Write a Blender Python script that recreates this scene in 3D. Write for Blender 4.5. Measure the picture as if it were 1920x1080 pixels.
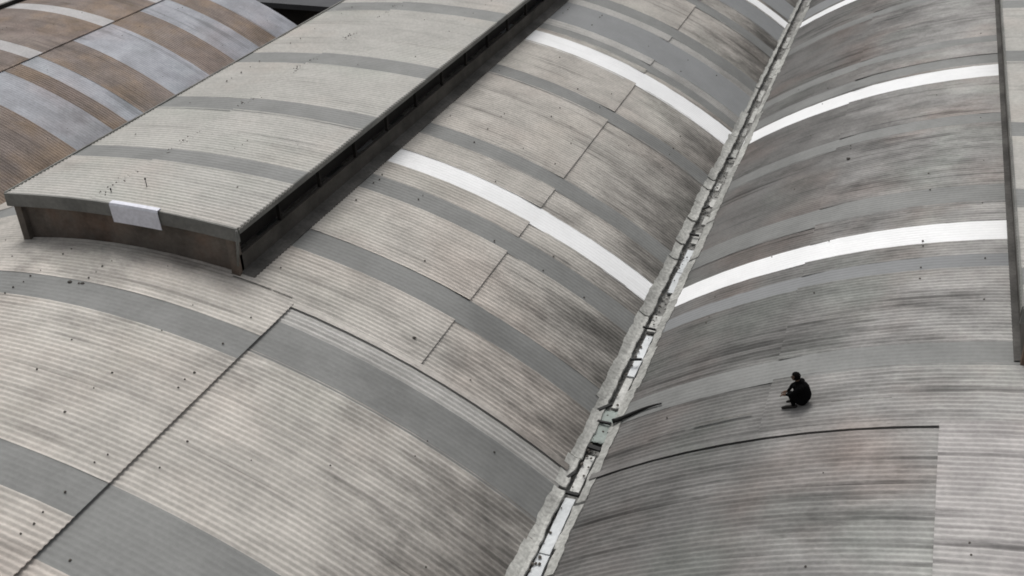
import bpy, bmesh, math, random
import numpy as np
from mathutils import Matrix, Vector
random.seed(7); rng = np.random.default_rng(7)
sc = bpy.context.scene
for o in list(bpy.data.objects): bpy.data.objects.remove(o)

# ------------------------------------------------------------------ camera
YAW, PITCH, ROLL = 0.379854, 0.535121, -0.042218
F_ = Vector((-math.sin(YAW)*math.cos(PITCH), math.cos(YAW)*math.cos(PITCH), -math.sin(PITCH)))
R0 = F_.cross(Vector((0, 0, 1))).normalized(); U0 = R0.cross(F_)
RT = R0*math.cos(ROLL) + U0*math.sin(ROLL); UP = -R0*math.sin(ROLL) + U0*math.cos(ROLL)
cam = bpy.data.cameras.new('camera'); co = bpy.data.objects.new('camera', cam); sc.collection.objects.link(co)
co.matrix_world = Matrix(((RT.x, UP.x, -F_.x, 6.6244), (RT.y, UP.y, -F_.y, -19.88), (RT.z, UP.z, -F_.z, 19.1386), (0, 0, 0, 1)))
cam.sensor_fit = 'HORIZONTAL'; cam.sensor_width = 36; cam.lens = 37.167; cam.clip_start = 0.1; cam.clip_end = 5000
sc.camera = co
# ------------------------------------------------------------------ overcast sky and soft sun
SUN_EL, SUN_AZ = math.radians(62), math.radians(-28)      # azimuth from +y towards +x
w = bpy.data.worlds.new('World'); sc.world = w; w.use_nodes = True
nt = w.node_tree; bg = nt.nodes['Background']
sky = nt.nodes.new('ShaderNodeTexSky'); sky.sky_type = 'NISHITA'; sky.sun_disc = False
sky.sun_elevation = SUN_EL; sky.sun_rotation = SUN_AZ; sky.air_density = 1.0; sky.dust_density = 6.0
hs = nt.nodes.new('ShaderNodeHueSaturation'); hs.inputs['Saturation'].default_value = 0.12
nt.links.new(sky.outputs[0], hs.inputs['Color']); nt.links.new(hs.outputs[0], bg.inputs[0])
bg.inputs[1].default_value = 0.128
sd = bpy.data.lights.new('sun', 'SUN'); sd.energy = 1.1; sd.angle = math.radians(20); sd.color = (1, .965, .92)
so = bpy.data.objects.new('sun', sd); sc.collection.objects.link(so)
sdir = Vector((math.sin(SUN_AZ)*math.cos(SUN_EL), math.cos(SUN_AZ)*math.cos(SUN_EL), math.sin(SUN_EL)))
so.rotation_euler = sdir.to_track_quat('Z', 'Y').to_euler(); so.location = (-40, 20, 60)
vs = sc.view_settings; vs.view_transform = 'Standard'; vs.look = 'None'; vs.gamma = 1; vs.exposure = -0.10
sc.cycles.filter_width = 1.8

# ------------------------------------------------------------------ materials
def mat(name, base, rough=.85, streak=0.0, mottle=.12, tint=.05, warm=0.0, valley=0.0, fine=.08, vend=16.0, soot=0.0, stain=None, metallic=0.0, spec=.25, vstart=7.5):
    """weathered sheet: the UV map holds metres (u along the roof, v down the slope)"""
    m = bpy.data.materials.new(name); m.use_nodes = True
    n, l = m.node_tree.nodes, m.node_tree.links
    b = n['Principled BSDF']; b.inputs['Roughness'].default_value = rough; b.inputs['Metallic'].default_value = metallic
    b.inputs['Specular IOR Level'].default_value = spec
    uv = n.new('ShaderNodeUVMap'); geo = n.new('ShaderNodeNewGeometry'); oi = n.new('ShaderNodeObjectInfo')
    def noise(vec, scale, detail=4, sx=1, sy=1, off=0.0, rgh=.55):
        mp = n.new('ShaderNodeMapping'); mp.inputs['Scale'].default_value = (sx, sy, 1); mp.inputs['Location'].default_value = (off, off*.7, off*.3)
        l.new(vec, mp.inputs[0]); t = n.new('ShaderNodeTexNoise'); t.inputs['Scale'].default_value = scale; t.inputs['Detail'].default_value = detail
        t.inputs['Roughness'].default_value = rgh
        l.new(mp.outputs[0], t.inputs['Vector']); return t.outputs['Fac']
    def math_(op, a, b_=None, c=None, clamp=False):
        t = n.new('ShaderNodeMath'); t.operation = op; t.use_clamp = clamp
        for i, v in enumerate((a, b_, c)):
            if v is None: continue
            if isinstance(v, (int, float)): t.inputs[i].default_value = v
            else: l.new(v, t.inputs[i])
        return t.outputs[0]
    def rng_(v, a, b_, c, d):
        t = n.new('ShaderNodeMapRange'); t.interpolation_type = 'SMOOTHSTEP'; l.new(v, t.inputs[0])
        for i, q in enumerate((a, b_, c, d)): t.inputs[i+1].default_value = q
        return t.outputs[0]
    col = n.new('ShaderNodeRGB'); col.outputs[0].default_value = (*base, 1); cur = col.outputs[0]
    def mul(cur, fac):
        t = n.new('ShaderNodeVectorMath'); t.operation = 'SCALE'; l.new(cur, t.inputs[0]); l.new(fac, t.inputs['Scale']); return t.outputs[0]
    def mix(cur, fac, c2):
        t = n.new('ShaderNodeMix'); t.data_type = 'RGBA'; l.new(fac, t.inputs[0]); l.new(cur, t.inputs[6]); t.inputs[7].default_value = (*c2, 1); return t.outputs[2]
    P = geo.outputs['Position']
    if warm: 
        cur = mix(cur, rng_(noise(P, .22, 3, off=3), .45, .75, 0, warm), tuple(np.array(base)*np.array((1.07, .95, .905))))
        cur = mix(cur, rng_(noise(P, .27, 3, off=9), .48, .75, 0, warm*.7), tuple(np.array(base)*np.array((.90, .97, .93))))
    if stain is not None:
        cur = mix(cur, rng_(noise(P, .35, 5, off=5, rgh=.65), .42, .68, 0, .85), stain)
    if tint: cur = mul(cur, math_('MULTIPLY_ADD', oi.outputs['Random'], 2*tint, 1-tint))
    if mottle: cur = mul(cur, rng_(noise(P, .7, 6, off=1, rgh=.62), .3, .7, 1-mottle, 1+mottle*.6))
    if fine: cur = mul(cur, rng_(noise(P, 9, 4, off=2), .3, .72, 1-fine, 1+fine))
    if streak:
        s1 = noise(uv.outputs[0], 1.0, 5, 3.2, .16, off=4, rgh=.6); s2 = noise(uv.outputs[0], 1.0, 4, .55, .22, off=8)
        cur = mul(cur, rng_(s1, .5, .78, 1, 1-streak*.55))
        cur = mul(cur, rng_(math_('MULTIPLY', s1, s2), .27, .42, 1, 1-streak))
    if soot:                                         # blotchy soot drawn out down the slope
        k2 = noise(uv.outputs[0], 1.0, 6, .9, .35, off=21, rgh=.7); k3 = noise(uv.outputs[0], 1.0, 3, .18, .16, off=31)
        cur = mul(cur, rng_(math_('MULTIPLY', k2, k3), .27, .40, 1, 1-soot))
        cur = mul(cur, rng_(noise(uv.outputs[0], 1.0, 5, 4.5, .35, off=41, rgh=.7), .58, .74, 1, 1+soot*.22))
    if valley:                                       # grime washed down the flutes, in streaks that thicken towards the gutter
        sep = n.new('ShaderNodeSeparateXYZ'); l.new(uv.outputs[0], sep.inputs[0])
        d = math_('ABSOLUTE', sep.outputs[1])
        g = noise(uv.outputs[0], 1.0, 8, 1.5, .5, off=11, rgh=.72)
        k = math_('ADD', math_('MULTIPLY', math_('SUBTRACT', g, .5), 11.0), d)
        cur = mul(cur, rng_(k, vstart, vend, 1, 1-valley))
    l.new(cur, b.inputs['Base Color'])
    return m
M = {}
M['sheetA'] = mat('cement_sheet_a', (.50, .474, .438), streak=.30, valley=.74, warm=.32, tint=.05, vstart=9.2, vend=16.0, mottle=.17, soot=.32)
M['sheetB'] = mat('cement_sheet_b', (.435, .426, .413), streak=.45, valley=.60, warm=1.0, tint=.05, vstart=2.5, vend=11.5, mottle=.18, soot=.35)
M['sheetB2'] = mat('cement_sheet_b_crest', (.42, .40, .392), streak=.5, warm=.6, tint=.06, mottle=.2, soot=.25)
M['pale'] = mat('pale_sheet', (.46, .45, .43), streak=.2, valley=.35, tint=.05)
M['grey'] = mat('grey_fibreglass', (.215, .218, .212), rough=.7, mottle=.12, tint=.05, fine=.05, valley=.22, vstart=7, soot=.12)
M['blue'] = mat('blue_grey_fibreglass', (.212, .218, .222), rough=.65, mottle=.07, tint=.04, fine=.03)
M['white'] = mat('new_white_strip', (.80, .805, .81), rough=.5, mottle=.05, tint=.02, fine=.02, streak=.06)
M['sheetM'] = mat('monitor_sheet', (.475, .464, .436), streak=.16, warm=.5, tint=.03, mottle=.08)
M['rustC'] = mat('rusty_brown_sheet', (.255, .215, .195), streak=.25, warm=.4, stain=(.29, .22, .165), tint=.10, mottle=.22, soot=.25)
M['blueC'] = mat('blue_sheet', (.275, .285, .318), streak=.3, tint=.10, mottle=.24, rough=.5, soot=.3, warm=.8)
M['paleC'] = mat('pale_strip_c', (.44, .43, .43), tint=.04)
M['light_block'] = mat('light_block_black', (.03, .028, .025), tint=0, mottle=.2)
M['mortar'] = mat('mortar', (.36, .36, .34), rough=.95, mottle=.3, fine=.22, tint=.14)
M['slab'] = mat('cover_slab', (.46, .46, .44), rough=.9, mottle=.2, fine=.15, tint=.14)
M['slabw'] = mat('pale_board', (.60, .62, .63), rough=.8, mottle=.12, fine=.06, tint=.05)
M['trough'] = mat('trough', (.26, .257, .245), rough=.95, mottle=.5, fine=.25)
M['wall'] = mat('monitor_wall', (.14, .122, .105), rough=.85, mottle=.4, tint=.1, stain=(.15, .10, .075))
M['dark'] = mat('louvre_shade_black', (.022, .020, .018), rough=.9, mottle=.3, tint=.1)
M['kerb'] = mat('monitor_kerb', (.08, .074, .066), rough=.9, mottle=.35, tint=.1)
M['apron'] = mat('shade_apron', (.10, .096, .09), rough=.9, mottle=.4, tint=.1, fine=.15)
M['fascia'] = mat('fascia_grey', (.19, .19, .178), rough=.8, mottle=.3, tint=.1)
M['facade'] = mat('factory_wall', (.22, .20, .18), rough=.95, mottle=.3, tint=.05)
M['darkroof'] = mat('dark_roof', (.055, .057, .062), rough=.7, mottle=.15, tint=.05)
M['ground'] = mat('yard_ground', (.12, .11, .10), rough=.95, mottle=.35, tint=0)
M['black'] = mat('black_rubber', (.012, .012, .012), rough=.6, mottle=.1, tint=0)
M['green'] = mat('green_film', (.27, .305, .285), rough=.6, mottle=.25, tint=0)
M['bolt'] = mat('tarred_bolts', (.10, .09, .08), rough=.9, mottle=.4, tint=0)
M['sealant'] = mat('sealant', (.14, .135, .125), rough=.95, mottle=.5, fine=.3, tint=.3)
M['stone'] = mat('stone', (.06, .055, .05), rough=.9, mottle=.3)
M['patch'] = mat('bent_metal_patch', (.70, .71, .78), rough=.4, mottle=.08, tint=0, metallic=.0)
M['skin'] = mat('skin', (.10, .06, .042), rough=.6, mottle=.1, tint=0)
M['cloth'] = mat('black_cloth', (.0045, .0045, .005), rough=1, spec=.05, mottle=.3, tint=0)
M['hair'] = mat('black_hair', (.006, .005, .005), rough=.95, spec=.05, mottle=.3, tint=0)
M['shoe'] = mat('dark_shoe', (.018, .016, .015), rough=.7, mottle=.2, tint=0)

# ------------------------------------------------------------------ helpers
COL = sc.collection
def empty(name, loc, label, cat, group=None):
    o = bpy.data.objects.new(name, None); COL.objects.link(o); o.location = loc; o.empty_display_size = .5
    return tag(o, label, cat, group)
def tag(o, label, cat, group=None):
    o['label'] = label; o['category'] = cat
    if group: o['group'] = group
    return o
def mesh(name, verts, faces, m, parent=None, uvs=None, smooth=False, loc=None):
    me = bpy.data.meshes.new(name); me.from_pydata([tuple(v) for v in verts], [], [tuple(f) for f in faces]); me.materials.append(M[m])
    if uvs is not None:
        ul = me.uv_layers.new(name='UVMap'); li = np.empty(len(me.loops), np.int32); me.loops.foreach_get('vertex_index', li)
        ul.data.foreach_set('uv', np.asarray(uvs, np.float32)[li].ravel())
    if smooth: me.polygons.foreach_set('use_smooth', np.ones(len(me.polygons), bool))
    me.update()
    o = bpy.data.objects.new(name, me); COL.objects.link(o)
    if parent: o.parent = parent
    if loc is not None: o.location = loc
    return o
BOXF = [(0, 3, 2, 1), (4, 5, 6, 7), (0, 1, 5, 4), (1, 2, 6, 5), (2, 3, 7, 6), (3, 0, 4, 7)]
def boxv(x0, x1, y0, y1, z0, z1): return [(x0, y0, z0), (x1, y0, z0), (x1, y1, z0), (x0, y1, z0), (x0, y0, z1), (x1, y0, z1), (x1, y1, z1), (x0, y1, z1)]
def box(name, x0, x1, y0, y1, z0, z1, m, parent=None, bev=0.0):
    o = mesh(name, boxv(x0, x1, y0, y1, z0, z1), BOXF, m, parent)
    if bev:
        b = bmesh.new(); b.from_mesh(o.data); bmesh.ops.bevel(b, geom=b.edges[:], offset=bev, segments=2, affect='EDGES', profile=.6); b.to_mesh(o.data); b.free()
    return o
class Arc:
    """a barrel vault: crest at (cx, zc), radius R; s is the arc length from the crest, + towards +x"""
    def __init__(s_, cx, zc, R): s_.cx, s_.zc, s_.R = cx, zc, R
    def pt(s_, s, off=0.0):
        a = s/s_.R; return (s_.R+off)*math.sin(a), s_.zc - s_.R + (s_.R+off)*math.cos(a)
    def s_of(s_, dx): return s_.R*math.asin(max(-1, min(1, dx/s_.R)))
    def z_of(s_, dx): return s_.zc - s_.R + math.sqrt(s_.R**2 - dx*dx)
PITCH_W = 0.165
def sheet(name, arc, s0, s1, y0, y1, off, amp, m, parent, lips=(), ds=1.0, k=6, warp=0.0, lip=.045):
    """one curved piece of roofing (flutes run down the slope); lips = slope ends folded down"""
    ns = max(2, int(round(abs(s1-s0)/ds))+1); ss = np.linspace(s0, s1, ns)
    offs = np.full(ns, off) if not callable(off) else np.array([off(q) for q in ss])
    o0, o1 = offs[0], offs[-1]
    skip = []
    if 0 in lips: ss = np.r_[ss[0], ss[0], ss]; offs = np.r_[o0-lip, o0, offs]; skip.append(1)
    if 1 in lips: ss = np.r_[ss, ss[-1], ss[-1]]; offs = np.r_[offs, o1, o1-lip]; skip.append(len(ss)-3)
    if amp > 0.001:
        j0, j1 = y0*k/PITCH_W, y1*k/PITCH_W
        ys = np.r_[y0, np.arange(math.ceil(j0+.3), math.floor(j1-.3)+1)*PITCH_W/k, y1]
    else: ys = np.linspace(y0, y1, max(2, int((y1-y0)/.25)+1))
    wv = amp*(1-np.cos(2*np.pi*ys/PITCH_W)) if amp > .001 else amp*(1+np.sin(ys*9+s0))
    S2, Y2 = np.meshgrid(ss, ys, indexing='ij')
    O2 = offs[:, None] + wv[None, :] + warp*np.sin(S2*1.3+Y2*.9+y0)
    a = S2/arc.R
    X = (arc.R+O2)*np.sin(a); Z = arc.zc-arc.R+(arc.R+O2)*np.cos(a)
    V = np.stack([X, Y2, Z], -1).reshape(-1, 3); ny = len(ys)
    rows = np.array([r for r in range(len(ss)-1) if r not in skip])
    i = rows[:, None]*ny + np.arange(ny-1)[None, :]; i = i.ravel()
    Fc = np.stack([i, i+ny, i+ny+1, i+1], 1)
    me = bpy.data.meshes.new(name); me.vertices.add(len(V)); me.vertices.foreach_set('co', V.ravel().astype(np.float32))
    me.loops.add(Fc.size); me.loops.foreach_set('vertex_index', Fc.ravel().astype(np.int32))
    me.polygons.add(len(Fc)); me.polygons.foreach_set('loop_start', (np.arange(len(Fc))*4).astype(np.int32))
    me.update(calc_edges=True)
    ul = me.uv_layers.new(name='UVMap'); UVv = np.stack([Y2+arc.cx*1.7, S2], -1).reshape(-1, 2)
    ul.data.foreach_set('uv', UVv[Fc.ravel()].astype(np.float32).ravel())
    me.polygons.foreach_set('use_smooth', np.ones(len(Fc), bool)); me.materials.append(M[m]); me.validate()
    o = bpy.data.objects.new(name, me); COL.objects.link(o); o.parent = parent
    return o
def lumps(name, pts, m, parent, rmin, rmax, kind='stuff', squash=.5):
    """small irregular lumps (bolt heads, crumbs) joined into one part"""
    V, Fc = [], []
    for (x, y, z) in pts:
        r = random.uniform(rmin, rmax); b = len(V); n = 6; a0 = random.random()*6
        for q in range(n):
            rr = r*random.uniform(.75, 1.25); V.append((x+rr*math.cos(a0+q*math.tau/n), y+rr*math.sin(a0+q*math.tau/n), z-.012))
        for q in range(n):
            rr = r*.65; V.append((x+rr*math.cos(a0+q*math.tau/n), y+rr*math.sin(a0+q*math.tau/n), z+r*squash))
        V.append((x, y, z+r*squash*1.25))
        for q in range(n):
            q2 = (q+1) % n; Fc += [(b+q, b+q2, b+n+q2, b+n+q), (b+n+q, b+n+q2, b+2*n)]
    o = mesh(name, V, Fc, m, parent, smooth=True); o['kind'] = kind; return o
def tube(name, pts, rads, m, parent=None, n=8, loc=None):
    V, Fc = [], []
    pts = [Vector(p) for p in pts]
    for i, p in enumerate(pts):
        t = (pts[min(i+1, len(pts)-1)]-pts[max(i-1, 0)]).normalized(); a = t.orthogonal().normalized(); a = (Vector((0, 0, 1)) - t*t.z); a = a.normalized() if a.length > .05 else t.orthogonal().normalized(); b = t.cross(a)
        for q in range(n): V.append(p + (a*math.cos(q*math.tau/n)+b*math.sin(q*math.tau/n))*rads[i])
    for i in range(len(pts)-1):
        for q in range(n): Fc.append((i*n+q, i*n+(q+1) % n, (i+1)*n+(q+1) % n, (i+1)*n+q))
    Fc += [tuple(range(n))[::-1], tuple(range((len(pts)-1)*n, len(pts)*n))]
    return mesh(name, V, Fc, m, parent, smooth=True, loc=loc)

# ------------------------------------------------------------------ the setting
g = mesh('ground', [(-2500, -2500, -9), (2500, -2500, -9), (2500, 2500, -9), (-2500, 2500, -9)], [(0, 1, 2, 3)], 'ground'); g['kind'] = 'structure'

# ------------------------------------------------------------------ vaulted roofs
H = 4.7217; RV = (14*14+H*H)/(2*H)
A = Arc(-14, H, RV); B = Arc(14, H, RV); C = Arc(-41.2, 2.87, 21.6)
Y0, Y1 = -24.0, 76.0
END = A.s_of(13.62)                     # the sheets stop just short of the gutter
def split(y0, y1, step=2.128):
    n = max(1, round((y1-y0)/step)); e = [y0]
    for q in range(1, n): e.append(round((y0+(y1-y0)*q/n)/PITCH_W)*PITCH_W)
    return list(zip(e, e[1:]+[y1]))
def lay(arc, parent, bands, courses, sheetmat, yr, flat=('grey', 'blue', 'white', 'blueC', 'paleC'), whole=None, cmat=None, lip=.045):
    """bands: (y0, y1, kind) strips over the plain sheets; courses: slope ranges, lifts and folded ends"""
    NAMES = {'grey': 'skylight_strip', 'blue': 'skylight_strip', 'white': 'white_skylight_strip', 'pale': 'corrugated_sheet', 'blueC': 'skylight_strip', 'paleC': 'skylight_strip'}
    for (s0, s1, lift, lips, which) in courses:
        bs = sorted(b for b in bands if (len(b) < 4 or which in b[3]) and b[1] > yr[0] and b[0] < yr[1])
        cur = yr[0]; segs = []
        for b in bs:
            a0, a1 = max(b[0], yr[0]), min(b[1], yr[1])
            if a0 > cur+.02: segs += [(p, q, None) for p, q in split(cur, a0)]
            segs.append((a0, a1, b[2])); cur = a1
        if cur < yr[1]-.02: segs += [(p, q, None) for p, q in split(cur, yr[1])]
        for (p, q, kd) in segs:
            if whole and kd in flat:
                if which == 'c':
                    for (e0, e1, lp) in ((-END-.12, 0, (0,)), (0, END+.12, (1,))):
                        o = sheet(NAMES[kd], arc, e0, e1, p-.03, q+.03, lambda v, w=whole: .028+.044*min(1, max(0, (w+.5-abs(v))/1.0)), .0045, kd, parent, lp)
                        if kd == 'white': o['label'] = 'clean bright white skylight strip'
                continue
            if kd in flat:
                o = sheet(NAMES[kd], arc, s0, s1, p-.03, q+.03, lift*.93+.022, .0045, kd, parent, (), lip=lip) if lift < .09 and yr[1] < 5 else sheet(NAMES[kd], arc, s0, s1, p-.03, q+.03, lift+.020, .0045, kd, parent, lips, lip=lip)
            else:
                o = sheet('corrugated_sheet', arc, s0, s1, p+.006, q+(.05 if kd is None else -.006), lift+random.uniform(0, .012), .0185, kd or (cmat if cmat and which == 'c' else sheetmat), parent, lips, warp=.005, lip=lip)
            if kd == 'white': o['label'] = 'clean bright white skylight strip'
SEAM = 1.05
bandsA = [(-8.95, -6.65, 'grey', 'r'), (-7.82, -6.69, 'grey', 'cl'), (-1.15, .28, 'grey', 'r'), (-1.75, -.6, 'grey', 'cl'), (.28, 1.05, 'pale', 'r'),
          (3.56, 4.69, 'grey'), (7.85, 8.9, 'grey'), (9.98, 11.12, 'white'), (12.7, 13.65, 'grey'), (19.5, 20.5, 'grey'), (23.95, 25.45, 'white'), (25.9, 26.6, 'grey'), (26.6, 27.4, 'pale'),
          (27.4, 30.2, 'blue'), (30.2, 31.0, 'pale'), (31.0, 32.2, 'grey'), (36.5, 37.6, 'grey'), (39.3, 41.6, 'blue'), (41.8, 42.9, 'white'), (43.4, 46, 'blue'), (51, 52, 'grey'), (58, 59.1, 'white'), (66, 67, 'grey'),
          (-14.2, -13.1, 'grey'), (-20.5, -19.4, 'grey')]
bandsB = [(3.3, 4.3, 'grey'), (8.2, 8.95, 'blue'), (9.84, 11.05, 'white'), (12.4, 13.7, 'grey'), (19, 20, 'grey'), (24.05, 25.45, 'white'), (25.7, 26.8, 'grey'), (28.5, 29.4, 'grey'),
          (36.5, 37.5, 'grey'), (41.8, 42.9, 'white'), (43.4, 45.5, 'blue'), (51, 52, 'grey'), (58, 59.1, 'white'), (66, 67, 'grey')]
def courses(lap, lift=.062):
    return [(-lap-.12, lap+.12, lift, (0, 1), 'c'), (lap-.15, END, .0, (1,), 'r'), (-END, -lap+.15, .0, (0,), 'l')]
def light_block(arc, s0, s1, y0, y1, parent):  # added black layer: darkens the gaps between sheets and blocks light from below
    ss = np.linspace(s0, s1, 40); V = []; 
    for s in ss:
        x, z = arc.pt(s, -.09); V += [(x, y0, z), (x, y1, z)]
    return mesh('light_block_layer', V, [(2*i, 2*i+2, 2*i+3, 2*i+1) for i in range(39)], 'light_block', parent, smooth=True)
def gable(arc, dx0, dx1, y, parent, zb=-9, th=.3):
    xs = np.linspace(dx0, dx1, 33); V = []
    for yy in (y, y+th):
        for x in xs: V.append((x, yy, arc.z_of(x)-.12))
        for x in xs: V.append((x, yy, zb))
    n = 33; Fc = []
    for i in range(n-1):
        Fc += [(n+i, n+i+1, i+1, i), (2*n+i, 2*n+i+1, 3*n+i+1, 3*n+i), (i, i+1, 2*n+i+1, 2*n+i)]
    return mesh('gable_wall', V, Fc, 'facade', parent)
def bolts(arc, parent, rows, yr, keep, lift):
    pts = []
    for s in rows:
        y = yr[0]
        while y < yr[1]:
            yy = round(y/PITCH_W)*PITCH_W + PITCH_W/2
            if random.random() < keep*(.35+.9*(math.sin(yy*.9+s*3) > -.1)):
                x, z = arc.pt(s+random.uniform(-.05, .05), lift+.048); pts.append((x, yy, z))
            y += PITCH_W*2
    return lumps('fastener_heads', pts, 'bolt', parent, .018, .036)
for arc, bands, sm, lab in ((A, bandsA, 'sheetA', 'long barrel vaulted grey corrugated roof carrying the large ridge monitor in the middle'),
                            (B, bandsB, 'sheetB', 'darker grey barrel vaulted corrugated roof with the crouching person on it')):
    t = empty('vaulted_roof', (arc.cx, 0, 0), lab, 'roof', 'parallel factory vaults')
    seam = SEAM if arc is A else .86
    lay(arc, t, bands, courses(A.s_of(5.6 if arc is A else 5.38), .085 if arc is A else .10), sm, (Y0, seam), cmat=None if arc is A else 'sheetB2', lip=.03)
    lay(arc, t, bands, courses(A.s_of(9.3), .055), sm, (seam, Y1), whole=A.s_of(9.3), lip=.02)
    light_block(arc, -END, END, Y0, Y1, t)
    gable(arc, -13.6, 13.6, Y0+.3, t); gable(arc, -13.6, 13.6, Y1-.6, t)
    r1 = [-4.9, -3.2, -1.5, .2, 1.9, 3.6, 5.2]
    bolts(arc, t, r1, (Y0, seam-.2), .34, .085)
    bolts(arc, t, [6.4, 7.9, 9.4, 11, 12.6, -7.9, -11], (Y0, seam-.2), .15, .0)
    bolts(arc, t, [4.6, 6.2, 7.8, 9.1, -4.6, -6.2, -9.1], (seam+.2, 30), .10, .055)
    bolts(arc, t, [11, 12.6, -11, -12.6], (seam+.2, 30), .06, .0)
    # a cover strip over the cross joint where the sheet courses change
    o = sheet('joint_cover', arc, -END, END, seam-.07, seam+.16, .085, .003, sm, t, (0, 1))
def sealant(arc, parent, y, s0, s1, keep, lift=.075):
    q = s0
    while q < s1:
        ln = random.uniform(.25, 1.3)
        if random.random() < keep:
            dy = random.uniform(-.03, .03); hw = random.uniform(.010, .026)
            sheet('sealant_strip', arc, q, min(q+ln, s1), y+dy-hw, y+dy+hw, lift, .003, 'sealant', parent, (), ds=.2, k=4, warp=.006)
        q += ln+random.uniform(.0, .25)
roofs = [o for o in bpy.data.objects if o.name.startswith('vaulted_roof')]
ra = min(roofs, key=lambda o: o.location.x); rb = max(roofs, key=lambda o: o.location.x)
sealant(B, rb, 1.93, -13, -6.5, .85, .095)
sealant(A, ra, 1.34, 3.7, 5.6, .9, .085)
# the outer walls below the vaults
def outer_wall(x0, x1, y0, y1, z1, label):
    o = box('factory_wall', x0, x1, y0, y1, -9, z1, 'facade'); tag(o, label, 'wall'); return o
outer_wall(-28.3, -27.9, Y0, Y1, -.02, 'plain side wall under the eave between middle vault and brown striped vault')
outer_wall(27.9, 28.3, Y0, Y1, -.02, 'plain side wall under the far right eave of the darker vault')

# the lower brown and blue vault on the left
t = empty('vaulted_roof', (C.cx, 0, 0), 'lower barrel vaulted roof striped rusty brown and bluish grey at the left', 'roof', 'parallel factory vaults')
bandsC = [(2, 4.2, 'blueC'), (8, 10, 'blueC'), (16.45, 19.1, 'blueC', 'mr'), (20.2, 21.5, 'blueC', 'r'), (24.2, 27.4, 'blueC', 'r'), (30.0, 32.55, 'blueC', 'mr'), (34.5, 37, 'blueC', 'mr'),
          (16.2, 17.2, 'paleC', 'c'), (20.9, 21.9, 'paleC', 'c'), (26.65, 27.7, 'paleC', 'c'), (31.4, 32.3, 'paleC', 'c')]
ec = C.s_of(12.6)
lay(C, t, bandsC, [(-5.25, 5.2, .06, (0, 1), 'c'), (4.95, ec, 0, (1,), 'r'), (-ec, -5.0, .0, (0,), 'l')], 'rustC', (-6, 37), lip=.03)
light_block(C, -ec, ec, -6, 37, t); gable(C, -12.55, 12.55, -5.7, t); gable(C, -12.55, 12.55, 36.6, t)
bolts(C, t, [1.5, 3.2, 6.6, 10.5], (8, 36), .2, .07)
V = []
o = box('ridge_vent', -2.6, -1.75, -5.5, 36.8, 2.6, 3.12, 'dark', t); 
box('ridge_vent_cap', -2.75, -1.7, -5.5, 36.8, 3.13, 3.2, 'pale', o)
outer_wall(-28.9, -28.55, -6, 37, C.z_of(12.4)-.1, 'plain low side wall under the right eave of brown striped vault')

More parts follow.
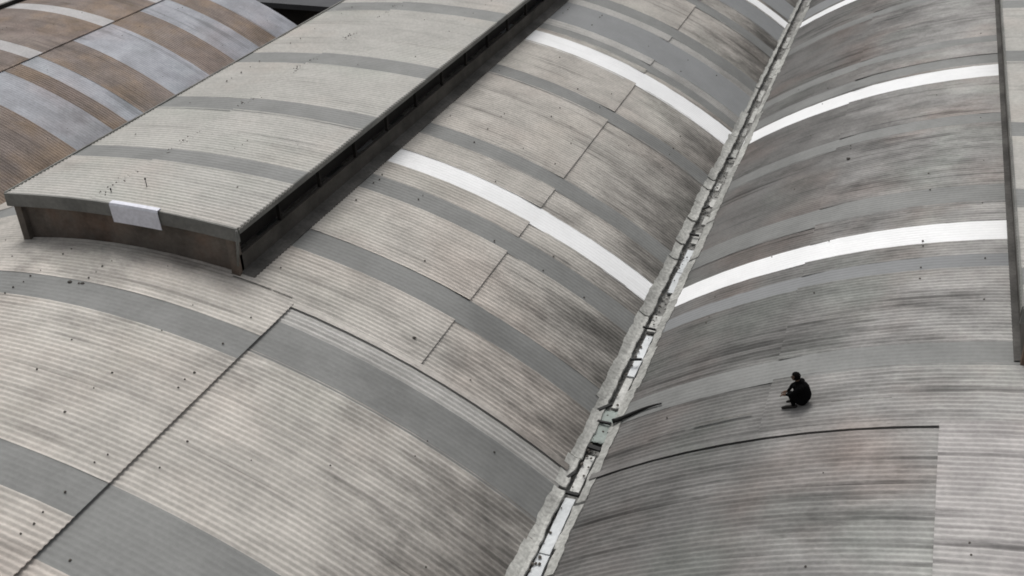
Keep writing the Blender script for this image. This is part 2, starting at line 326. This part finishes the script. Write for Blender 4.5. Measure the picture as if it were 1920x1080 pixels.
# ------------------------------------------------------------------ ridge monitors
def monitor(arc, yF, yE, label, front_patch=False, bands=()):
    m, xe, zb = 3.82, 4.05, arc.z_of(3.82); ze = zb+1.56; rise = .22
    t = empty('ridge_monitor', (arc.cx, yF, zb), label, 'roof monitor', 'ridge monitors on the vaults')
    Ln = yE-yF; ze -= zb
    Rm = (xe*xe+rise*rise)/(2*rise); ma = Arc(0, ze+rise, Rm); se = ma.s_of(xe)
    # side walls: a kerb below, a black louvred opening above set back behind posts
    for sg in (-1, 1):
        a, b = sorted((sg*(m-.12), sg*m)); box('kerb_wall', a, b, .05, Ln, -.35, .62, 'kerb', t)
        a, b = sorted((sg*(m-.42), sg*(m-.30))); box('louvre_panel', a, b, .32, Ln, .60, ze+.05, 'dark', t)
        y = .05
        while y < min(Ln, 48):
            a, b = sorted((sg*(m-.13), sg*(m-.02))); box('post', a, b, y, y+.10, .62, ze+.02, 'dark', t); y += 2.4
        a, b = sorted((sg*(xe+.012), sg*(xe+.06))); box('eave_board', a, b, .0, Ln, ze-.12, ze+.075, 'fascia', t)
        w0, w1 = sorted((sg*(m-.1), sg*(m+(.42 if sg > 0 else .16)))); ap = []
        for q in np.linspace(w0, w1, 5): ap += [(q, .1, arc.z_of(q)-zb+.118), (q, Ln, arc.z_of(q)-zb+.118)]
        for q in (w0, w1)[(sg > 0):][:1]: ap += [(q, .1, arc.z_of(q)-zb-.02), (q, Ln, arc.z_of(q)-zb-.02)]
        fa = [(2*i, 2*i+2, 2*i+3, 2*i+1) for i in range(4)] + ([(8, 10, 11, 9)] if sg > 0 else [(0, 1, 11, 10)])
        mesh('shade_apron', ap, fa, 'apron', t)  # dark apron over the strip ends; its colour also stands in for kerb shadow
    # front wall, its foot on the vault
    xs = np.linspace(-m+.0, m-.0, 25); V = []
    for yy in (.16, .30):
        for x in xs: V.append((x, yy, ma.z_of(x)-.04))
        for x in xs: V.append((x, yy, arc.z_of(x)-zb-.05))
    n = 25; Fc = []
    for i in range(n-1): Fc += [(i, i+n, i+n+1, i+1), (2*n+i, 2*n+i+1, 3*n+i+1, 3*n+i)]
    Fc += [(0, 2*n, 3*n, n), (n-1, 2*n-1, 4*n-1, 3*n-1)]
    mesh('front_wall', V, Fc, 'wall', t)
    # fascia following the roof curve
    xs = np.linspace(-xe-.03, xe+.03, 25); V = []
    for yy in (-.06, .02):
        for x in xs: V.append((x, yy, ma.z_of(min(max(x, -xe), xe))+.05))
        for x in xs: V.append((x, yy, ma.z_of(min(max(x, -xe), xe))-.36))
    Fc = []
    for i in range(n-1): Fc += [(i, i+n, i+n+1, i+1), (2*n+i, 2*n+i+1, 3*n+i+1, 3*n+i), (i, i+1, 2*n+i+1, 2*n+i), (n+i, 3*n+i, 3*n+i+1, n+i+1)]
    Fc += [(0, 2*n, 3*n, n), (n-1, 2*n-1, 4*n-1, 3*n-1)]
    mesh('front_fascia', V, Fc, 'fascia', t)
    for sg in (-1, 1):
        a, b = sorted((sg*(m-.22), sg*(m+.03))); box('corner_post', a, b, -.03 if sg < 0 else .0, .155, -.22, ze-.2, 'wall', t)
    tube('corner_flashing', [(xe+.05, -.10, ze+.03), (xe-.02, -.09, ze-.5), (m+.05, -.02, ze-1.15)], [.04, .045, .03], 'fascia', t)
    # roof in two laps meeting left of the crown
    sl = -.75
    lay(ma, t, [(b[0]-yF, b[1]-yF, 'grey') for b in bands], [(sl-.1, se+.06, .045, (0, 1), 'r'), (-se-.06, sl+.1, .0, (0,), 'l')], 'sheetM', (-.02, Ln))
    rp = []
    for _ in range(520):
        y = random.uniform(.3, min(Ln, 30)); x, z = ma.pt(sl+random.gauss(0, .10)-.05, .06)
        if math.sin(y*1.7)+.6*math.sin(y*4.1) > .2: rp.append((x, y, z))
    lumps('lap_debris', rp, 'bolt', t, .015, .035)
    bolts(ma, t, [-2.9, 1.2, 2.8], (.3, min(Ln, 30)), .14, .03)
    if front_patch:
        x0, x1 = -.10, 1.55; xs = np.linspace(x0, x1, 8); V = []
        for x in xs: V += [(x, .06, ma.z_of(x)+.105), (x, -.10, ma.z_of(x)+.10), (x, -.13, ma.z_of(x)+.03), (x, -.10, ma.z_of(x)-.52)]
        Fc = [(4*i+j, 4*i+j+1, 4*i+5+j, 4*i+4+j) for i in range(7) for j in range(3)]
        o = mesh('metal_patch', V, Fc, 'patch', t, smooth=False); o['label'] = 'pale bent metal patch over the front edge'
        sm_ = o.modifiers.new('thick', 'SOLIDIFY'); sm_.thickness = .02
        for (x, y, hgt) in ((.25, 1.15, .26), (-.55, .55, .10)):
            z = ma.z_of(x)+.05; st = tube('vent_stub', [(x, y, z), (x, y, z+hgt)], [.014, .014], 'fascia', t); tube('stub_cap', [(x, y, z+hgt), (x, y, z+hgt+.05)], [.026, .02], 'black', st)
    return t
mb = [(4.36, 5.25, 0), (8.75, 9.9, 0), (13.8, 15.0, 0), (21.0, 22.3, 0), (28, 29.2, 0), (35, 36.2, 0), (43, 44, 0), (52, 53, 0)]
monitor(A, 1.46, 74, 'long raised ridge monitor with dark walls and pale curved roof, grey crossbands', True, mb)
monitor(B, 3.3, 74, 'ridge monitor with dark wall cut by the right edge of the picture', False, mb)

# ------------------------------------------------------------------ valley gutter between the two vaults
t = empty('valley_gutter', (0, 0, -.2), 'pale mortared valley gutter running between the two grey vaults', 'gutter')
V = []
for (x, z) in ((-.55, .42), (-.27, .22), (-.24, .2), (.24, .2), (.27, .22), (.55, .42)): V += [(x, Y0, z), (x, Y1, z)]
mesh('trough', V, [(2*i, 2*i+2, 2*i+3, 2*i+1) for i in range(5)], 'trough', t)
def slab(name, x0, x1, y0, y1, zf, th, m, parent, jit=.03, nx=4, step=.12):
    """a rough edged slab laid on the height function zf"""
    ny = max(3, int((y1-y0)/step)+1); V = []; Fc = []
    for q, lev in enumerate((0, 1)):
        for j in range(ny):
            y = y0+(y1-y0)*j/(ny-1); ja = jit*(.6*math.sin(y*4.1+x0*50)+.5*math.sin(y*9.7+1)+random.uniform(-.4, .4)); jb = jit*(.6*math.sin(y*3.7+x1*30)+.5*math.sin(y*11.3)+random.uniform(-.4, .4)); jy = random.uniform(-jit, jit)*(j in (0, ny-1))
            if lev: ja, jb = ED[j]; ja += .012; jb -= .012
            else:
                if j == 0: ED = []
                ED.append((ja, jb))
            for i in range(nx):
                u = i/(nx-1); x = (x0+ja)*(1-u)+(x1+jb)*u
                V.append((x, y+jy, zf(x, y) + (th+random.uniform(-.005, .005) if lev else -.02)))
    N = ny*nx
    for j in range(ny-1):
        for i in range(nx-1):
            a = N+j*nx+i; Fc.append((a, a+1, a+nx+1, a+nx))
        for (i) in (0, nx-1):
            a, b = j*nx+i, (j+1)*nx+i; Fc.append((a, b, N+b, N+a) if i == nx-1 else (b, a, N+a, N+b))
    for j in (0, ny-1):
        for i in range(nx-1):
            a = j*nx+i; Fc.append((a, a+1, N+a+1, N+a) if j == 0 else (a+1, a, N+a, N+a+1))
    return mesh(name, V, Fc, m, parent)
def zside(x, y):                                # over the lower ends of the sheets
    dx = 14-abs(x); return A.z_of(dx)+.2+.03 if abs(x) > .3 else .45
y = -7.0
for sg in (-1, 1):
    y = -7.0
    while y < 62:
        ln = random.uniform(.9, 3.2); far = y > 27
        wi = random.uniform(.26, .34)+(.06 if sg < 0 else 0) if not far else random.uniform(.16, .26)
        inn = (.27+random.uniform(-.05, .03) if sg > 0 else .13+random.uniform(-.04, .03)) if not far else (.24 if sg > 0 else .17)
        a, b = (inn, inn+wi) if sg > 0 else (-inn-wi, -inn)
        slab('mortar_patch', a, b, y, y+ln+random.choice((-.12, -.03, .0, .0)), zside, random.uniform(.028, .045), 'mortar', t, jit=.022); y += ln
def zin(x, y): return .06
for (y0, y1, xa, xb, z, mm) in ((-6.5, -2.0, -.13, .19, .22, 'slabw'), (-1.95, .15, -.12, .18, .22, 'slabw'), (.45, 2.0, -.10, .17, .20, 'slab'), (4.3, 5.9, -.04, .20, .18, 'slab'), (5.95, 8.3, -.02, .23, .22, 'slabw'),
        (8.6, 9.6, -.08, .22, .2, 'slab'), (11.2, 12.6, -.02, .26, .2, 'slabw'), (12.65, 14.4, .0, .26, .2, 'slabw'), (15.0, 15.9, -.02, .22, .16, 'slab'), (16.7, 17.4, .03, .22, .12, 'slab'), (18.3, 19.0, -.03, .2, .12, 'slab'),
        (19.9, 20.6, -.15, .1, .1, 'slab'), (21.8, 22.3, 0, .2, .1, 'slab'), (23.4, 24.3, -.1, .15, .1, 'slab'), (26.0, 26.9, -.2, .12, .08, 'slab'), (27.6, 29.5, -.02, .2, .1, 'slab'), (30.5, 32, -.15, .1, .1, 'slab'), (34, 37, -.05, .18, .1, 'slab'), (39, 41, -.1, .15, .1, 'slab')):
    slab('cover_slab', xa, xb, y0, y1, lambda x, y, z=z: z+.09, .05, mm, t, jit=.006)
cr = []
for _ in range(900):
    yy = random.uniform(-6, 40); sx = random.choice((-1, 1)); x = sx*random.uniform(.0, .25); cr.append((x, yy, .21+.02*random.random()))
lumps('gutter_crumbs', cr, 'mortar', t, .015, .05)
cr = [(random.gauss(-.06, .09), random.uniform(-6, 44), .40+.02*random.random()) for _ in range(260)]
lumps('gutter_litter', cr, 'bolt', t, .015, .05)
# loose things lying in and beside the gutter
def batten(x, y, z, ln, wd, ang, label):
    o = box('batten', -ln/2, ln/2, -wd/2, wd/2, -.03, .04, 'black', None, bev=.01); o.location = (x, y, z+.09); o.rotation_euler = (0, random.uniform(-.1, .1), ang); tag(o, label, 'batten', 'loose dark battens in the gutter'); return o
batten(.02, 2.25, .14, .46, .15, -.12, 'short thick black batten lying across the gutter below the green film')
batten(.02, .30, .10, .40, .09, -.1, 'thin black batten across the gutter just above the white board')
batten(-.19, .95, .16, .34, .1, 1.15, 'stubby black batten along the left side of the gutter near the bottom')
batten(.02, 3.35, .20, .42, .07, -.1, 'slim dark batten crossing the green film in the gutter')
batten(-.16, 4.05, .20, .5, .1, .95, 'dark batten lying lengthwise at the upper end of green film')
batten(.10, 6.55, .30, .38, .06, .45, 'dark stick crossing the gutter halfway between green film and white strips')
batten(.05, 8.45, .26, .45, .05, -.15, 'thin dark stick across the gutter just below the white strips')
batten(.02, 15.45, .14, .38, .09, .1, 'dark batten across the gutter above the nearer white strips')
batten(-.04, 17.9, .12, .34, .12, .9, 'dark lump of wood in the gutter midway between both pairs of white strips')
batten(-.05, 22.9, .12, .30, .16, .4, 'black lump in the gutter close below the second pair of white strips')
V = []; nx, ny = 9, 14
for j in range(ny):
    for i in range(nx):
        x = -.22+.50*i/(nx-1)+random.uniform(-.03, .03)+.06*math.sin(j*.8); yy = 2.5+1.55*j/(ny-1)+random.uniform(-.03, .03)
        V.append((x, yy-3.2, .20+max(0, abs(x)-.2)*.8+random.uniform(0, .035)))
o = mesh('plastic_film', V, [(j*nx+i, j*nx+i+1, (j+1)*nx+i+1, (j+1)*nx+i) for j in range(ny-1) for i in range(nx-1)], 'green', None, loc=(0, 3.2, 0), smooth=True)
tag(o, 'crumpled pale green plastic film lying in the gutter beside the black hose', 'plastic film'); o.modifiers.new('thick', 'SOLIDIFY').thickness = .006
pts = []; rad = []
for i in range(13):
    u = i/12; x = .26+1.35*u; yy = 3.35+.30*math.sin(u*1.9)-.12*u; pts.append((x-.3, yy-3.4, B.z_of(14-x)+.10+.10*math.exp(-u*6)-3*0)); rad.append(.062*(1-.75*u)+.008)
o = tube('rubber_hose', pts, rad, 'black', loc=(.3, 3.4, 0)); tag(o, 'short tapering black hose lying from the gutter up onto the darker vault', 'hose')
# stones and lumps on the sheets
def stone(arc, x, y, r, label, lift=.09):
    b = bmesh.new(); bmesh.ops.create_icosphere(b, subdivisions=2, radius=r)
    for v in b.verts: v.co = Vector((v.co.x*random.uniform(.9, 1.3), v.co.y*random.uniform(.85, 1.15), v.co.z*.6))*random.uniform(.9, 1.1)
    me = bpy.data.meshes.new('stone'); b.to_mesh(me); b.free(); me.materials.append(M['stone']); o = bpy.data.objects.new('stone', me); COL.objects.link(o)
    o.location = (x, y, arc.z_of(x-arc.cx)+lift+r*.35); tag(o, label, 'stone', 'stones lying on the roofs')
stone(A, -14.15, -.75, .065, 'dark stone on the grey skylight band in front of monitor, left of a pair')
stone(A, -13.75, -.7, .055, 'dark stone on the grey skylight band in front of monitor, right of a pair')
stone(B, 5.1, 17.6, .075, 'lone small dark stone on the darker vault between the two white strips')
stone(A, -5.1, 2.0, .05, 'small dark stone near the lower lap joint right of the monitor')

# ------------------------------------------------------------------ the shed beyond the brown vault
t = empty('distant_shed', (-40, 58, -9), 'dark flat roofed shed beyond the far end of the brown vault', 'shed')
box('roof', -16, 11, -9, 26, 5.9, 6.3, 'darkroof', t); box('wall', -15, 10, -8, 25, 0, 5.88, 'dark', t)  # wall colour is near black to stand in for the shadowed yard gap

# ------------------------------------------------------------------ the crouching person
PX, PY = 5.30, 2.0
def gz(x): return B.z_of(14-x)+.10
z0 = gz(PX)
prims = []     # (a, b, ra, rb, tag) in world offsets from (PX, PY, z0)
def cap(a, b, ra, rb, k): prims.append((Vector(a), Vector(b), ra, rb, k))
def build_person():
    ft = [(-.22, -.11), (-.14, .13)]
    hip = Vector((.10, 0, .20)); chest = Vector((.09, 0, .52)); neck = Vector((-.02, 0, .70)); head = Vector((-.10, -.01, .83))
    cap(hip, (.15, 0, .34), .175, .185, 'c'); cap((.15, 0, .34), chest, .185, .18, 'c'); cap(chest, (.03, 0, .63), .18, .12, 'c')
    cap((.05, -.15, .61), (.05, .15, .61), .085, .085, 'c'); cap((.03, 0, .63), neck, .085, .06, 'c'); cap(neck, head, .055, .06, 's')
    cap(head+Vector((.01, 0, .015)), head+Vector((-.015, 0, -.04)), .095, .075, 's')
    cap(head+Vector((-.085, 0, -.02)), head+Vector((-.105, 0, -.035)), .016, .014, 's')            # nose
    for sg in (-1, 1): cap(head+Vector((.01, sg*.085, -.01)), head+Vector((.015, sg*.095, -.03)), .02, .016, 's')   # ears
    for sg, (fx, fy) in zip((-1, 1), ft):
        gzz = gz(PX+fx)-z0
        knee = Vector((fx+.06, fy*1.15, gzz+.47)); ank = Vector((fx+.16, fy, gz(PX+fx+.16)-z0+.09))
        cap(hip+Vector((0, sg*.09, 0)), knee, .115, .078, 'c'); cap(knee, ank, .074, .05, 'c')
        cap(ank+Vector((.05, 0, -.04)), (fx, fy, gzz+.045), .048, .045, 'h'); cap((fx, fy, gzz+.045), (fx-.09, fy, gz(PX+fx-.09)-z0+.035), .045, .033, 'h')
        sh = Vector((.04, sg*.19, .60)); el = Vector((-.16, sg*.22, .40)); wr = Vector((-.24, sg*.12, .33 if sg < 0 else .27))
        cap(sh, el, .068, .05, 'c'); cap(el, wr, .05, .036, 'c')
        pm = wr+Vector((-.075, -sg*.02, -.03)); cap(wr, pm, .032, .036, 's')
        for q in range(4):
            r0 = pm+Vector((-.01, (q-1.5)*.020, 0)); ln = (.055, .065, .062, .05)[q]; k1 = r0+Vector((-ln*.8, 0, -.02)); cap(r0, k1, .0095, .009, 's'); cap(k1, k1+Vector((-ln*.3, 0, -.04)), .009, .008, 's')
        th = wr+Vector((-.03, -sg*.03, -.005)); t1 = th+Vector((-.03, -sg*.035, -.02)); cap(th, t1, .012, .011, 's'); cap(t1, t1+Vector((-.03, -sg*.005, -.02)), .011, .009, 's')
    return head
head = build_person()
b = bmesh.new()
for (a, c, ra, rb, k) in prims:
    d = c-a; L_ = max(d.length, 1e-4); q = d.to_track_quat('Z', 'Y').to_matrix().to_4x4()
    ns = 14; rings = []
    for (h, r) in [(-ra, 0)]+[(-ra*math.cos(f), ra*math.sin(f)) for f in (.5, 1.05)]+[(0, ra), (L_, rb)]+[(L_+rb*math.sin(f), rb*math.cos(f)) for f in (.52, 1.07)]+[(L_+rb, 0)]:
        if r == 0: rings.append([b.verts.new(a+q @ Vector((0, 0, h)))])
        else: rings.append([b.verts.new(a+q @ Vector((r*math.cos(i*math.tau/ns), r*math.sin(i*math.tau/ns), h))) for i in range(ns)])
    for r1, r2 in zip(rings, rings[1:]):
        for i in range(ns):
            j = (i+1) % ns
            if len(r1) == 1: b.faces.new((r1[0], r2[j], r2[i]))
            elif len(r2) == 1: b.faces.new((r1[i], r1[j], r2[0]))
            else: b.faces.new((r1[i], r1[j], r2[j], r2[i]))
bmesh.ops.recalc_face_normals(b, faces=b.faces[:])
me = bpy.data.meshes.new('body'); b.to_mesh(me); b.free()
tmp = bpy.data.objects.new('tmp', me); COL.objects.link(tmp)
rm = tmp.modifiers.new('r', 'REMESH'); rm.mode = 'VOXEL'; rm.voxel_size = .0085
sm_ = tmp.modifiers.new('s', 'SMOOTH'); sm_.iterations = 3; sm_.factor = .5
me2 = bpy.data.meshes.new_from_object(tmp.evaluated_get(bpy.context.evaluated_depsgraph_get())); bpy.data.objects.remove(tmp)
me2.name = 'person'; me2.materials.clear()
for k in ('cloth', 'skin', 'shoe'): me2.materials.append(M[k])
idx = {'c': 0, 's': 1, 'h': 2}
cen = np.array([list(p.center) for p in me2.polygons]); best = np.full(len(cen), 9.0); mi = np.zeros(len(cen), np.int32)
for (a, c, ra, rb, k) in prims:
    a_, d_ = np.array(a), np.array(c-a); tt = np.clip(((cen-a_) @ d_)/max(d_ @ d_, 1e-9), 0, 1)
    dist = np.linalg.norm(cen-a_-tt[:, None]*d_, axis=1)-(ra+(rb-ra)*tt)
    ok = dist < best-(.004 if k == 's' else 0); best[ok] = dist[ok]; mi[ok] = idx[k]
me2.polygons.foreach_set('material_index', mi); me2.polygons.foreach_set('use_smooth', np.ones(len(cen), bool)); me2.update()
per = bpy.data.objects.new('person', me2); COL.objects.link(per); per.location = (PX, PY, z0)
tag(per, 'person in black clothes crouching on the darker vault, facing the gutter', 'person')
b = bmesh.new(); bmesh.ops.create_icosphere(b, subdivisions=3, radius=.112)
for v in list(b.verts):
    if v.co.x < -.045 and v.co.z < .045 or v.co.z < -.07: b.verts.remove(v)
for v in b.verts: v.co = v.co*random.uniform(.97, 1.05)
me = bpy.data.meshes.new('hair'); b.to_mesh(me); b.free(); me.materials.append(M['hair']); me.polygons.foreach_set('use_smooth', np.ones(len(me.polygons), bool))
hr = bpy.data.objects.new('hair', me); COL.objects.link(hr); hr.parent = per; hr.location = head+Vector((.012, 0, .012)); hr.modifiers.new('t', 'SOLIDIFY').thickness = .02
b = bmesh.new()
for sg in (-1, 1):
    bmesh.ops.create_uvsphere(b, u_segments=8, v_segments=6, radius=.013, matrix=Matrix.Translation(head+Vector((-.082, sg*.034, .005))))
me = bpy.data.meshes.new('eyes'); b.to_mesh(me); b.free(); me.materials.append(M['black']); eo = bpy.data.objects.new('eyes', me); COL.objects.link(eo); eo.parent = per
mo = box('mouth', head.x-.093, head.x-.078, -.026, .018, head.z-.068, head.z-.060, 'shoe', per)
